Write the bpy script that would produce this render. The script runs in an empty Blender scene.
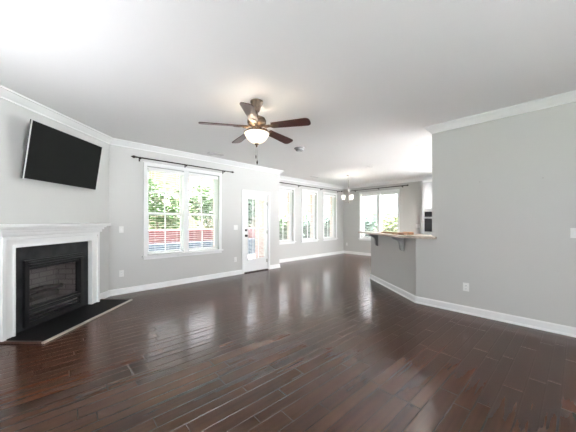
import bpy, bmesh, math, random
from mathutils import Vector, Matrix
random.seed(7)
S = bpy.context.scene
COL = S.collection
PI = math.pi
def R(d): return math.radians(d)

# ------------------------------------------------------------------ camera, sky, exposure
cam = bpy.data.cameras.new('camera')
cam.sensor_width = 36.0
cam.lens = 255.0 / 576.0 * 36.0
cam.shift_y = 6.0 / 576.0
cam.clip_start = 0.05
camo = bpy.data.objects.new('camera', cam)
COL.objects.link(camo)
camo.location = (0, 0, 1.29)
camo.rotation_euler = (R(90), 0, R(45.73 - 90))
S.camera = camo

SKY_STRENGTH = 1.0
w = bpy.data.worlds.new('overcast_sky')
S.world = w
w.use_nodes = True
nt = w.node_tree
nt.nodes.clear()
out = nt.nodes.new('ShaderNodeOutputWorld')
bg = nt.nodes.new('ShaderNodeBackground')
tc = nt.nodes.new('ShaderNodeTexCoord')
sx = nt.nodes.new('ShaderNodeSeparateXYZ')
rp = nt.nodes.new('ShaderNodeValToRGB')
rp.color_ramp.elements[0].position = 0.0
rp.color_ramp.elements[0].color = (0.95, 0.97, 1.0, 1)
rp.color_ramp.elements[1].position = 1.0
rp.color_ramp.elements[1].color = (0.80, 0.90, 1.0, 1)
nt.links.new(tc.outputs['Generated'], sx.inputs[0])
nt.links.new(sx.outputs['Z'], rp.inputs[0])
nt.links.new(rp.outputs[0], bg.inputs[0])
nt.links.new(bg.outputs[0], out.inputs[0])
# sky strength raised behind the photographer as added fill for the interior
mr = nt.nodes.new('ShaderNodeMapRange'); mr.interpolation_type = 'SMOOTHSTEP'
mr.inputs['From Min'].default_value = 0.05; mr.inputs['From Max'].default_value = -0.55
mr.inputs['To Min'].default_value = SKY_STRENGTH * 1.3; mr.inputs['To Max'].default_value = SKY_STRENGTH * 4.4
nt.links.new(sx.outputs['Y'], mr.inputs['Value'])
nt.links.new(mr.outputs['Result'], bg.inputs[1])

sun = bpy.data.lights.new('sun', 'SUN'); sun.energy = 110.0; sun.angle = R(2); sun.color = (.97, .985, 1)
suno = bpy.data.objects.new('sun', sun); COL.objects.link(suno)
suno.rotation_euler = (R(-4), 0, R(10))          # midday sun high over the roof
S.view_settings.view_transform = 'Standard'
S.view_settings.look = 'None'
S.view_settings.gamma = 1.0
S.view_settings.use_curve_mapping = False
S.view_settings.exposure = 1.83
try:
    S.cycles.max_bounces = 10
    S.cycles.diffuse_bounces = 6
    S.cycles.glossy_bounces = 4
    S.cycles.transparent_max_bounces = 16
    S.cycles.sample_clamp_indirect = 6.0
    S.cycles.caustics_reflective = False
    S.cycles.caustics_refractive = False
except Exception:
    pass

# ------------------------------------------------------------------ key dimensions (metres)
H = 2.74
YA, YB, XC, XD = 5.345, 5.96, 9.02, 4.31
XA0, XA1 = 0.867, 4.87          # ends of the long back wall
XL, YR = -1.05, -2.6            # left and rear walls, both behind the photographer
DEND = 1.258                    # free end of the right wall
TW = 0.30                       # outer wall thickness (brick outside)
PEN0, PEN1 = (5.402, 2.836), (4.31, 1.487)
ES = (XA0 - XL)                 # run of the 45 degree chimney wall
E_END = (XL, YA - ES)

# ------------------------------------------------------------------ portals in the openings (sampling aid for sky light)
def portal(loc, rot, sx_, sy_):
    l = bpy.data.lights.new('window_portal', 'AREA')
    l.shape = 'RECTANGLE'; l.size = sx_; l.size_y = sy_
    l.cycles.is_portal = True
    o = bpy.data.objects.new('window_portal', l)
    o.location = loc; o.rotation_euler = rot
    COL.objects.link(o)
ROT_Y = (R(-90), 0, 0)          # shines towards -y
ROT_XN = (0, R(90), 0)          # shines towards -x
portal((2.22, YA + .34, 1.5), ROT_Y, 1.7, 1.9)
portal((4.05, YA + .34, 1.1), ROT_Y, 0.8, 2.0)
for cx_ in (5.68, 6.89, 8.09):
    portal((cx_, YB + .34, 1.5), ROT_Y, 0.9, 1.9)
portal((XC + .34, 4.446, 1.5), ROT_XN, 1.9, 1.7)
portal((1.13, YR - .2, 1.22), (R(90), 0, 0), 1.15, 2.45)       # rear, shines +y
portal((7.3, YR - .2, 1.55), (R(90), 0, 0), 3.15, 1.9)
portal((XC + .34, -.5, 1.45), ROT_XN, 1.7, 3.8)       # added unseen kitchen opening
portal((XL - .2, 2.3, 1.64), (0, R(-90), 0), 1.12, 1.4)      # left, shines +x

# ------------------------------------------------------------------ materials
def mat(name, col, rough=0.6, metal=0.0, spec=0.5, noise=None, bump=None, emit=None, coat=0.0):
    m = bpy.data.materials.new(name); m.use_nodes = True
    n = m.node_tree.nodes; l = m.node_tree.links
    b = n['Principled BSDF']
    b.inputs['Base Color'].default_value = (*col, 1)
    b.inputs['Roughness'].default_value = rough
    b.inputs['Metallic'].default_value = metal
    b.inputs['Specular IOR Level'].default_value = spec
    b.inputs['Coat Weight'].default_value = coat
    if emit:
        b.inputs['Emission Color'].default_value = (*emit[0], 1)
        b.inputs['Emission Strength'].default_value = emit[1]
    if noise or bump:
        t = n.new('ShaderNodeTexCoord')
        if noise:
            sc, amt = noise
            nz = n.new('ShaderNodeTexNoise'); nz.inputs['Scale'].default_value = sc; nz.inputs['Detail'].default_value = 4
            r = n.new('ShaderNodeValToRGB')
            r.color_ramp.elements[0].position = .3; r.color_ramp.elements[1].position = .7
            r.color_ramp.elements[0].color = (*[c * (1 - amt) for c in col], 1)
            r.color_ramp.elements[1].color = (*[min(1, c * (1 + amt)) for c in col], 1)
            l.new(t.outputs['Object'], nz.inputs['Vector']); l.new(nz.outputs['Fac'], r.inputs[0])
            l.new(r.outputs[0], b.inputs['Base Color'])
        if bump:
            sc, st = bump
            nb = n.new('ShaderNodeTexNoise'); nb.inputs['Scale'].default_value = sc; nb.inputs['Detail'].default_value = 3
            bp = n.new('ShaderNodeBump'); bp.inputs['Strength'].default_value = st; bp.inputs['Distance'].default_value = .002
            l.new(t.outputs['Object'], nb.inputs['Vector']); l.new(nb.outputs['Fac'], bp.inputs['Height'])
            l.new(bp.outputs[0], b.inputs['Normal'])
    return m

def wood(name, c0, c1, scale, stretch, rough=0.35, coat=0.0):
    m = mat(name, c0, rough, coat=coat)
    n = m.node_tree.nodes; l = m.node_tree.links; b = n['Principled BSDF']
    t = n.new('ShaderNodeTexCoord'); mp = n.new('ShaderNodeMapping'); mp.inputs['Scale'].default_value = stretch
    nz = n.new('ShaderNodeTexNoise'); nz.inputs['Scale'].default_value = scale; nz.inputs['Detail'].default_value = 5
    r = n.new('ShaderNodeValToRGB')
    r.color_ramp.elements[0].position = .3; r.color_ramp.elements[1].position = .72
    r.color_ramp.elements[0].color = (*c0, 1); r.color_ramp.elements[1].color = (*c1, 1)
    l.new(t.outputs['Object'], mp.inputs[0]); l.new(mp.outputs[0], nz.inputs['Vector']); l.new(nz.outputs['Fac'], r.inputs[0])
    l.new(r.outputs[0], b.inputs['Base Color'])
    return m

def brick_mat(name, c1, c2, mortar, axis='XZ'):
    m = mat(name, c1, 0.85)
    n = m.node_tree.nodes; l = m.node_tree.links; b = n['Principled BSDF']
    t = n.new('ShaderNodeTexCoord'); s = n.new('ShaderNodeSeparateXYZ'); c = n.new('ShaderNodeCombineXYZ')
    add = n.new('ShaderNodeMath'); add.operation = 'ADD'
    l.new(t.outputs['Object'], s.inputs[0]); l.new(s.outputs['X'], add.inputs[0]); l.new(s.outputs['Y'], add.inputs[1])
    l.new(add.outputs[0], c.inputs['X']); l.new(s.outputs['Z'], c.inputs['Y'])
    br = n.new('ShaderNodeTexBrick')
    br.inputs['Scale'].default_value = 1.0
    br.inputs['Brick Width'].default_value = .21; br.inputs['Row Height'].default_value = .075
    br.inputs['Mortar Size'].default_value = .007
    br.inputs['Color1'].default_value = (*c1, 1); br.inputs['Color2'].default_value = (*c2, 1); br.inputs['Mortar'].default_value = (*mortar, 1)
    l.new(c.outputs[0], br.inputs['Vector']); l.new(br.outputs['Color'], b.inputs['Base Color'])
    return m

def glass_mat(name, tint=(1, 1, 1), refl=0.06):
    m = bpy.data.materials.new(name); m.use_nodes = True
    n = m.node_tree.nodes; l = m.node_tree.links; n.clear()
    o = n.new('ShaderNodeOutputMaterial'); mx = n.new('ShaderNodeMixShader')
    tr = n.new('ShaderNodeBsdfTransparent'); gl = n.new('ShaderNodeBsdfGlossy')
    tr.inputs[0].default_value = (*tint, 1); gl.inputs['Roughness'].default_value = .03
    mx.inputs[0].default_value = refl
    l.new(tr.outputs[0], mx.inputs[1]); l.new(gl.outputs[0], mx.inputs[2]); l.new(mx.outputs[0], o.inputs[0])
    return m

def floor_mat():
    m = mat('dark_plank_floor', (.06, .03, .02), .3)
    n = m.node_tree.nodes; l = m.node_tree.links; b = n['Principled BSDF']
    def M(op, a, bb=None, c=None):
        x = n.new('ShaderNodeMath'); x.operation = op
        for i, v in enumerate((a, bb, c)):
            if v is None: continue
            if isinstance(v, (int, float)): x.inputs[i].default_value = v
            else: l.new(v, x.inputs[i])
        return x.outputs[0]
    t = n.new('ShaderNodeTexCoord'); mp = n.new('ShaderNodeMapping'); mp.inputs['Rotation'].default_value = (0, 0, R(3))
    l.new(t.outputs['Object'], mp.inputs[0])
    s = n.new('ShaderNodeSeparateXYZ'); l.new(mp.outputs[0], s.inputs[0])
    u, v = s.outputs['X'], M('ADD', s.outputs['Y'], 50.0)
    P = .315; a1, a2 = .085, .190                       # three plank widths repeat across the floor
    k = M('DIVIDE', v, P); fk = M('FLOOR', k); wv = M('MULTIPLY', M('SUBTRACT', k, fk), P)
    g1 = M('GREATER_THAN', wv, a1); g2 = M('GREATER_THAN', wv, a2)
    row = M('ADD', M('MULTIPLY', fk, 3.0), M('ADD', g1, g2))
    d = M('MINIMUM', M('MINIMUM', M('ABSOLUTE', M('SUBTRACT', wv, a1)), M('ABSOLUTE', M('SUBTRACT', wv, a2))),
          M('MINIMUM', wv, M('SUBTRACT', P, wv)))
    wn = n.new('ShaderNodeTexWhiteNoise'); wn.noise_dimensions = '1D'; l.new(row, wn.inputs['W'])
    L = 0.95
    q = M('ADD', M('DIVIDE', M('ADD', u, 50.0), L), M('MULTIPLY', wn.outputs['Value'], 17.3))
    fq = M('FLOOR', q); ru = M('MULTIPLY', M('SUBTRACT', q, fq), L)
    du = M('MINIMUM', ru, M('SUBTRACT', L, ru))
    dist = M('MINIMUM', d, du)
    cv = n.new('ShaderNodeCombineXYZ'); l.new(row, cv.inputs['X']); l.new(fq, cv.inputs['Y'])
    wn2 = n.new('ShaderNodeTexWhiteNoise'); wn2.noise_dimensions = '2D'; l.new(cv.outputs[0], wn2.inputs['Vector'])
    # grain, shifted from plank to plank
    gv = n.new('ShaderNodeCombineXYZ')
    l.new(M('ADD', M('MULTIPLY', u, .55), M('MULTIPLY', wn2.outputs['Value'], 31.0)), gv.inputs['X']); l.new(M('MULTIPLY', v, 14.0), gv.inputs['Y'])
    l.new(M('MULTIPLY', row, 1.7), gv.inputs['Z'])
    gr = n.new('ShaderNodeTexNoise'); gr.inputs['Scale'].default_value = 2.2; gr.inputs['Detail'].default_value = 6; gr.inputs['Distortion'].default_value = .25
    l.new(gv.outputs[0], gr.inputs['Vector'])
    big = n.new('ShaderNodeTexNoise'); big.inputs['Scale'].default_value = 5.0; big.inputs['Detail'].default_value = 2; l.new(mp.outputs[0], big.inputs['Vector'])
    tone = M('ADD', M('ADD', M('MULTIPLY', gr.outputs['Fac'], .50), M('MULTIPLY', wn2.outputs['Value'], .27)), M('MULTIPLY', big.outputs['Fac'], .22))
    r = n.new('ShaderNodeValToRGB')
    r.color_ramp.elements[0].position = .22; r.color_ramp.elements[0].color = (.025, .0108, .0063, 1)
    r.color_ramp.elements[1].position = .85; r.color_ramp.elements[1].color = (.082, .0335, .0185, 1)
    l.new(tone, r.inputs[0])
    seam = M('SUBTRACT', 1.0, M('SMOOTH_MIN', M('DIVIDE', dist, .0034), 1.0, .2))
    mx = n.new('ShaderNodeMix'); mx.data_type = 'RGBA'
    l.new(M('MULTIPLY', M('MAXIMUM', seam, 0.0), .95), mx.inputs['Factor']); l.new(r.outputs[0], mx.inputs[6]); mx.inputs[7].default_value = (.006, .003, .002, 1)
    l.new(mx.outputs[2], b.inputs['Base Color'])
    hgt = M('ADD', M('MINIMUM', M('DIVIDE', dist, .008), 1.0), M('ADD', M('MULTIPLY', gr.outputs['Fac'], .10), M('MULTIPLY', big.outputs['Fac'], .06)))
    bp = n.new('ShaderNodeBump'); bp.inputs['Strength'].default_value = .6; bp.inputs['Distance'].default_value = .002
    l.new(hgt, bp.inputs['Height']); l.new(bp.outputs[0], b.inputs['Normal'])
    rr = M('ADD', M('MULTIPLY', gr.outputs['Fac'], .10), .13)
    l.new(rr, b.inputs['Roughness'])
    b.inputs['Specular IOR Level'].default_value = .27
    return m

WALL = mat('warm_grey_wall_paint', (.565, .565, .548), .75, spec=.3, bump=(180, .06))
CEIL = mat('flat_white_ceiling_paint', (.88, .88, .875), .9, spec=.2, bump=(120, .05))
TRIM = mat('white_trim_paint', (.84, .845, .84), .4, spec=.4)
BLIND = mat('white_blind_slats', (.86, .86, .84), .45)
VINYL = mat('white_vinyl_sash', (.82, .83, .83), .45)
FLOOR = floor_mat()
GLASS = glass_mat('clear_window_glass', refl=.012)
BRONZE = mat('dark_bronze_metal', (.035, .028, .024), .4, metal=.6)
BRASS = mat('antique_bronze_metal', (.085, .055, .034), .45, metal=.45, noise=(30, .25))
CHERRY = wood('cherry_blade_wood', (.030, .008, .007), (.085, .022, .018), 6, (14, 1.5, 1), .35)
NICKEL = mat('brushed_nickel', (.42, .40, .37), .35, metal=.9)
FROST = mat('lit_frosted_glass', (.9, .86, .78), .5, emit=((1.0, .84, .60), .36))
SHADE = mat('lit_white_glass_shade', (.9, .9, .88), .5, emit=((1.0, .93, .82), .4))
LAMPLENS = mat('lit_lamp_lens', (.9, .9, .9), .5, emit=((1.0, .96, .9), 1.0))
SLATE = mat('black_slate', (.020, .0205, .022), .55, spec=.2, noise=(9, .5), bump=(25, .5))
BLACKMETAL = mat('black_stove_metal', (.006, .006, .0065), .4, spec=.35)
FIREBRICK = brick_mat('grey_fire_brick', (.42, .39, .39), (.54, .50, .50), (.30, .28, .28))
FIREGLASS = glass_mat('smoked_fireplace_glass', (.72, .70, .70), .05)
LOG = wood('charred_grey_log', (.05, .04, .035), (.19, .16, .14), 8, (1, 6, 6), .9)
EDGE = mat('painted_glint_edging', (.62, .57, .52), .3, metal=.5)  # pale tone stands in for window glare along the hearth's front edge
HEARTH = mat('honed_black_hearth_slate', (.005, .005, .0055), .6, spec=.08, bump=(25, .4))
DARKWOOD = wood('brown_hearth_edging', (.045, .022, .014), (.09, .045, .03), 6, (3, 12, 12), .4)
SCREEN = mat('black_screen_glass', (.004, .004, .004), .3, spec=.07)
SILVER = mat('silver_bezel', (.55, .55, .55), .3, metal=.6)
BLACKPL = mat('black_plastic', (.015, .015, .016), .5)
PLATE = mat('white_switch_plate', (.80, .80, .78), .35)
SLOT = mat('dark_slot', (.06, .06, .06), .6)
VENT = mat('greyed_white_vent_metal', (.70, .70, .70), .5)
SHADEPL = mat('shade_grey_plastic', (.22, .22, .218), .6, spec=.2)
VOID = mat('dark_duct', (.12, .12, .12), .8)
GRANITE = mat('speckled_beige_granite', (.56, .48, .40), .22, noise=(70, .38))
CORBEL = mat('grey_painted_corbel', (.30, .30, .295), .5)
CABINET = mat('pale_grey_cabinet_paint', (.45, .46, .47), .4)
STEEL = mat('stainless_steel', (.58, .58, .58), .3, metal=.8)
OVENGLASS = mat('black_oven_glass', (.012, .012, .014), .12)
BOARD = wood('tan_board_wood', (.27, .12, .055), (.42, .22, .11), 5, (2, 14, 14), .45)
CLOTH = mat('grey_folded_cloth', (.38, .36, .33), .9, noise=(20, .2))
BRICK = brick_mat('pale_pink_brick', (.16, .10, .088), (.21, .14, .12), (.27, .245, .23))
WALLBRICK = brick_mat('pale_house_brick', (.56, .40, .36), (.66, .50, .455), (.72, .69, .66))
DIMGROUND = mat('dim_side_ground', (.10, .10, .103), .95, noise=(30, .3))
BOUNCEGROUND = mat('white_bounce_ground', (.62, .625, .63), .9, noise=(2, .08))
REDBRICK = brick_mat('red_garden_brick', (.12, .028, .028), (.15, .042, .038), (.16, .12, .11))
STONE = mat('blue_grey_stone', (.07, .09, .11), .8, noise=(4, .2))
SIDING = mat('pale_lavender_siding', (.20, .19, .225), .7)
ROOF = mat('grey_roof_shingle', (.22, .22, .24), .9, noise=(14, .25))
PATIO = mat('grey_concrete_patio', (.03, .03, .032), .9, noise=(2, .1))
LAWN = mat('lawn_green', (.03, .055, .015), .95, noise=(3, .35))
BOUNCEPAVE = mat('bounce_paving', (.34, .345, .35), .9, noise=(2, .08))
LEAF_A = mat('fresh_green_leaf', (.035, .075, .016), .7, noise=(3, .4))
LEAF_B = mat('blue_green_leaf', (.018, .055, .030), .7, noise=(3, .4))
LEAF_C = mat('yellow_green_leaf', (.10, .12, .03), .7, noise=(3, .4))
BARK = wood('grey_brown_bark', (.12, .085, .06), (.24, .18, .13), 4, (8, 8, 1.5), .95)
DARKPANE = mat('dark_house_window', (.10, .13, .16), .1)

# ------------------------------------------------------------------ mesh helpers
class MB:
    def __init__(self):
        self.bm = bmesh.new()
    def _add(self, vs, fs, M=None, mi=0, smooth=False):
        bv = [self.bm.verts.new((M @ Vector(v)) if M is not None else v) for v in vs]
        for f in fs:
            try:
                fc = self.bm.faces.new([bv[i] for i in f]); fc.material_index = mi; fc.smooth = smooth
            except ValueError:
                pass
        return bv
    def box(self, x0, x1, y0, y1, z0, z1, M=None, mi=0, bev=0.0):
        b = min(bev, abs(x1 - x0) / 2.2, abs(y1 - y0) / 2.2, abs(z1 - z0) / 2.2)
        tmp = bmesh.new()
        vs = [tmp.verts.new(p) for p in ((x0, y0, z0), (x1, y0, z0), (x1, y1, z0), (x0, y1, z0), (x0, y0, z1), (x1, y0, z1), (x1, y1, z1), (x0, y1, z1))]
        for f in ((3, 2, 1, 0), (4, 5, 6, 7), (0, 1, 5, 4), (1, 2, 6, 5), (2, 3, 7, 6), (3, 0, 4, 7)):
            tmp.faces.new([vs[i] for i in f])
        if b > 1e-5:
            bmesh.ops.bevel(tmp, geom=list(tmp.edges), offset=b, segments=2, affect='EDGES', profile=.6)
        self.merge(tmp, M, mi)
        return self
    def merge(self, tmp, M=None, mi=0, smooth=False):
        tmp.verts.index_update()
        vs = [v.co.copy() for v in tmp.verts]
        fs = [[v.index for v in f.verts] for f in tmp.faces]
        self._add(vs, fs, M, mi, smooth)
        tmp.free()
    def prism(self, poly, z0, z1, M=None, mi=0, bev=0.0):
        tmp = bmesh.new()
        lo = [tmp.verts.new((p[0], p[1], z0)) for p in poly]; hi = [tmp.verts.new((p[0], p[1], z1)) for p in poly]
        k = len(poly)
        tmp.faces.new(lo[::-1]); tmp.faces.new(hi)
        for i in range(k):
            tmp.faces.new((lo[i], lo[(i + 1) % k], hi[(i + 1) % k], hi[i]))
        bmesh.ops.recalc_face_normals(tmp, faces=list(tmp.faces))
        if bev: bmesh.ops.bevel(tmp, geom=list(tmp.edges), offset=bev, segments=2, affect='EDGES')
        self.merge(tmp, M, mi)
        return self
    def lathe(self, prof, n=24, M=None, mi=0, smooth=True):
        vs, fs = [], []
        k = len(prof)
        for j in range(n):
            a = 2 * PI * j / n
            for r, z in prof: vs.append((r * math.cos(a), r * math.sin(a), z))
        for j in range(n):
            for i in range(k - 1):
                a, b = j * k + i, ((j + 1) % n) * k + i
                fs.append((a, b, b + 1, a + 1))
        bv = self._add(vs, fs, M, mi, smooth)
        return self
    def tube(self, pts, r, n=10, M=None, mi=0, caps=True, smooth=True):
        pts = [Vector(p) for p in pts]; rs = r if isinstance(r, (list, tuple)) else [r] * len(pts)
        vs, fs = [], []; prev = None
        for i, p in enumerate(pts):
            d = (pts[min(i + 1, len(pts) - 1)] - pts[max(i - 1, 0)]).normalized()
            if prev is None:
                up = Vector((0, 0, 1)) if abs(d.z) < .9 else Vector((1, 0, 0))
                u = d.cross(up).normalized()
            else:
                u = (prev - d * prev.dot(d)).normalized()
            prev = u; v = d.cross(u)
            for j in range(n):
                a = 2 * PI * j / n
                vs.append(p + (u * math.cos(a) + v * math.sin(a)) * rs[i])
        for i in range(len(pts) - 1):
            for j in range(n):
                fs.append((i * n + j, i * n + (j + 1) % n, (i + 1) * n + (j + 1) % n, (i + 1) * n + j))
        if caps:
            fs.append(tuple(range(n))[::-1]); fs.append(tuple((len(pts) - 1) * n + j for j in range(n)))
        self._add(vs, fs, M, mi, smooth)
        return self
    def sweep(self, path, prof, M=None, mi=0):
        """profile (offset to the right of travel, z) mitred along a 2-D path, ends capped"""
        P = [Vector(p) for p in path]; k = len(P)
        nr = []
        for i in range(k - 1):
            d = (P[i + 1] - P[i]).normalized(); nr.append(Vector((d.y, -d.x)))
        vs, fs = [], []; m = len(prof)
        for i in range(k):
            if i == 0: o = nr[0]
            elif i == k - 1: o = nr[-1]
            else:
                o = nr[i - 1] + nr[i]; o = o / max(1e-6, o.dot(nr[i]))
            for d, z in prof: vs.append((P[i].x + o.x * d, P[i].y + o.y * d, z))
        for i in range(k - 1):
            for j in range(m):
                fs.append((i * m + j, i * m + (j + 1) % m, (i + 1) * m + (j + 1) % m, (i + 1) * m + j))
        fs.append(tuple(range(m))); fs.append(tuple((k - 1) * m + j for j in range(m))[::-1])
        self._add(vs, fs, M, mi)
        return self
    def build(self, name, mats, parent=None, auto=True, loc=None, rotz=None):
        bmesh.ops.remove_doubles(self.bm, verts=list(self.bm.verts), dist=1e-6)
        bmesh.ops.recalc_face_normals(self.bm, faces=list(self.bm.faces))
        me = bpy.data.meshes.new(name); self.bm.to_mesh(me); self.bm.free()
        for m in (mats if isinstance(mats, (list, tuple)) else [mats]): me.materials.append(m)
        o = bpy.data.objects.new(name, me); COL.objects.link(o)
        if parent: o.parent = parent
        if loc: o.location = loc
        if rotz is not None: o.rotation_euler = (0, 0, rotz)
        return o

def thing(name, label, cat, loc=(0, 0, 0), rotz=0.0, group=None):
    o = bpy.data.objects.new(name, None); COL.objects.link(o)
    o.empty_display_size = .1
    o.location = loc; o.rotation_euler = (0, 0, rotz)
    return tag(o, label, cat, group)
def tag(o, label, cat, group=None):
    o['label'] = label; o['category'] = cat
    if group: o['group'] = group
    return o
def struct(o, label=None, cat=None):
    o['kind'] = 'structure'
    if label: o['label'] = label
    if cat: o['category'] = cat
    return o
def copy_tree(o, parent=None):
    c = o.copy(); COL.objects.link(c)
    if parent: c.parent = parent
    for ch in list(o.children): copy_tree(ch, c)
    return c

# ------------------------------------------------------------------ room shell
FLOOR_POLY = [(XL, YR), (XC, YR), (XC, YB), (XA1, YB), (XA1, YA), (XA0, YA), E_END]
struct(MB().prism(FLOOR_POLY, -.08, 0).build('floor', FLOOR), 'dark brown wide plank wood floor of the empty room', 'floor')
struct(MB().prism(FLOOR_POLY, H, H + .12).build('ceiling', CEIL), 'flat white ceiling over the room', 'ceiling')

def wall_slab(length, z0, z1, holes, thick):
    """wall in local space: inner face at y=0, outer at y=thick, x 0..length; outer faces and outer reveals get slot 1"""
    xs = sorted({0, length, *[h[0] for h in holes], *[h[1] for h in holes]})
    zs = sorted({z0, z1, *[h[2] for h in holes], *[h[3] for h in holes]})
    ys = [0, .10, thick]
    def solid(i, j):
        if i < 0 or j < 0 or i >= len(xs) - 1 or j >= len(zs) - 1: return False
        cx, cz = (xs[i] + xs[i + 1]) / 2, (zs[j] + zs[j + 1]) / 2
        return not any(h[0] < cx < h[1] and h[2] < cz < h[3] for h in holes)
    b = MB()
    for i in range(len(xs) - 1):
        for j in range(len(zs) - 1):
            if not solid(i, j): continue
            x0, x1, a0, a1 = xs[i], xs[i + 1], zs[j], zs[j + 1]
            b._add([(x0, 0, a0), (x1, 0, a0), (x1, 0, a1), (x0, 0, a1)], [(0, 1, 2, 3)])
            b._add([(x0, thick, a0), (x1, thick, a0), (x1, thick, a1), (x0, thick, a1)], [(3, 2, 1, 0)], mi=1)
            for (di, dj, q) in ((-1, 0, ((x0, a0), (x0, a1))), (1, 0, ((x1, a0), (x1, a1))), (0, -1, ((x0, a0), (x1, a0))), (0, 1, ((x0, a1), (x1, a1)))):
                if solid(i + di, j + dj): continue
                for y0, y1, mi in ((ys[0], ys[1], 0), (ys[1], ys[2], 1)):
                    (p0, p1) = q
                    b._add([(p0[0], y0, p0[1]), (p1[0], y0, p1[1]), (p1[0], y1, p1[1]), (p0[0], y1, p0[1])], [(0, 1, 2, 3)], mi=mi)
    return b

# openings (rough holes), along x from the start of each wall
W1 = (1.462, 2.985, .66, 2.36)
DOOR = (3.665, 4.455, 0.0, 2.04)
BW = [(5.30, 6.065), (6.505, 7.27), (7.71, 8.475)]
BZ = (.66, 2.36)
CWIN = (3.715, 5.175, .66, 2.38)
wa = wall_slab(XA1 - XA0, 0, H, [(W1[0] - XA0, W1[1] - XA0, W1[2], W1[3]), (DOOR[0] - XA0, DOOR[1] - XA0, 0, DOOR[3])], TW).build('wall_back', [WALL, WALLBRICK], loc=(XA0, YA, 0))
struct(wa, 'light grey painted wall with the wide window and glazed door', 'wall')
wb = wall_slab(XC - XA1 + TW, 0, H, [(a - XA1, b - XA1, *BZ) for a, b in BW], TW).build('wall_nook', [WALL, WALLBRICK], loc=(XA1, YB, 0))
struct(wb, 'pale grey dining nook wall with three tall windows', 'wall')
wc = wall_slab(YB - YR, 0, H, [(YB - CWIN[1], YB - CWIN[0], CWIN[2], CWIN[3]), (YB - 1.4, YB + 2.4, .6, 2.3)], TW).build('wall_end', [WALL, WALLBRICK], loc=(XC, YB, 0), rotz=R(-90))  # second hole is added out of view to bring in fill light
struct(wc, 'far end wall of the dining nook with a double window', 'wall')
struct(wall_slab(YB - YA, 0, H, [], .17).build('wall_return', [WALL, WALLBRICK], loc=(XA1, YA + TW, 0), rotz=R(90)), 'short grey return wall where the nook steps back', 'wall')
eL = math.hypot(XA0 - XL, XA0 - XL)
FBX = (.66, 1.42, .06, .74)      # firebox hole along the chimney wall measured from the right corner
we = wall_slab(eL, 0, H, [(eL - FBX[1], eL - FBX[0], FBX[2], FBX[3])], .12).build('wall_corner', [WALL, BRICK], loc=(E_END[0], E_END[1], 0), rotz=R(45))
struct(we, 'angled grey chimney wall behind the television and fireplace', 'wall')
struct(wall_slab(E_END[1] - YR, 0, H, [(4.2, 5.6, 1.08, 2.2)], .15).build('wall_left', [WALL, WALL], loc=(XL, YR, 0), rotz=R(90)))  # opening added in the unseen left wall to let fill light in
struct(wall_slab(XD - XL + .15, 0, H, [(2.75, 3.9, 0.0, 2.45)], .15).build('wall_rear', [WALL, WALL], loc=(XD + .15, YR, 0), rotz=R(180)))  # opening added behind the camera to let in fill light
struct(MB().box(XD, XD + .15, YR, DEND, 0, H).build('wall_right', [WALL]), 'plain grey wall on the right, ending in a free edge', 'wall')
struct(wall_slab(XC - XD - .15, 0, H, [(.15, 3.3, .6, 2.5)], .15).build('wall_kitchen', [WALL, WALL], loc=(XC, YR, 0), rotz=R(180)))  # unseen opening added to light the nook and far ceiling
# half wall of the breakfast bar
dv = Vector((PEN1[0] - PEN0[0], PEN1[1] - PEN0[1])).normalized(); nv = Vector((dv.y, -dv.x))   # nv points to the living room
th = .12
p0b = (PEN0[0] - nv.x * th, PEN0[1] - nv.y * th); p1b = (PEN1[0] + .12, PEN1[1] - .045)
struct(MB().prism([(XD, DEND), (XD, PEN1[1]), PEN0, p0b, p1b, (XD + .12, DEND)], 0, 1.03).build('wall_bar', [WALL]), 'angled light grey half wall under the breakfast bar', 'wall')

# crown mouldings
CRN = [(0, H - .10), (.012, H - .10), (.018, H - .082), (.030, H - .070), (.062, H - .034), (.074, H - .020), (.088, H - .016), (.092, H), (0, H)]
struct(MB().sweep([(XL, YR + .3), E_END, (XA0, YA), (XA1, YA), (XA1, YB), (XC, YB), (XC, YR)], CRN).build('trim_1', TRIM), 'white crown moulding around the chimney, window and nook walls', 'trim')
struct(MB().sweep([(XD + .15, DEND), (XD, DEND), (XD, YR)], CRN).build('trim_2', TRIM), 'white crown moulding along the plain right wall', 'trim')
# baseboards
BB = [(0, 0), (.026, 0), (.026, .012), (.020, .022), (.015, .024), (.015, .088), (.010, .100), (.004, .106), (0, .106)]
def sE(s, d=0): return (XA0 - .70711 * s + .70711 * d, YA - .70711 * s - .70711 * d)
struct(MB().sweep([sE(.345), (XA0, YA), (DOOR[0] - .058, YA)], BB).build('baseboard_back', TRIM), 'white baseboard under the wide window', 'baseboard')
struct(MB().sweep([(DOOR[1] + .058, YA), (XA1, YA), (XA1, YB), (XC, YB), (XC, 2.75)], BB).build('baseboard_nook', TRIM), 'white baseboard around the dining nook', 'baseboard')
struct(MB().sweep([p0b, PEN0, (XD, PEN1[1]), (XD, YR)], BB).build('baseboard_right', TRIM), 'white baseboard along bar and plain right wall', 'baseboard')
struct(MB().sweep([E_END, sE(1.735)], BB).build('baseboard_corner', TRIM))

# ------------------------------------------------------------------ windows: room side is local -y, origin at opening centre on the floor
def frame_bars(mb, x0, x1, z0, z1, w_, y0, y1, bev=.003):
    mb.box(x0, x0 + w_, y0, y1, z0, z1, bev=bev); mb.box(x1 - w_, x1, y0, y1, z0, z1, bev=bev)
    mb.box(x0 + w_, x1 - w_, y0, y1, z0, z0 + w_, bev=bev); mb.box(x0 + w_, x1 - w_, y0, y1, z1 - w_, z1, bev=bev)

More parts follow.
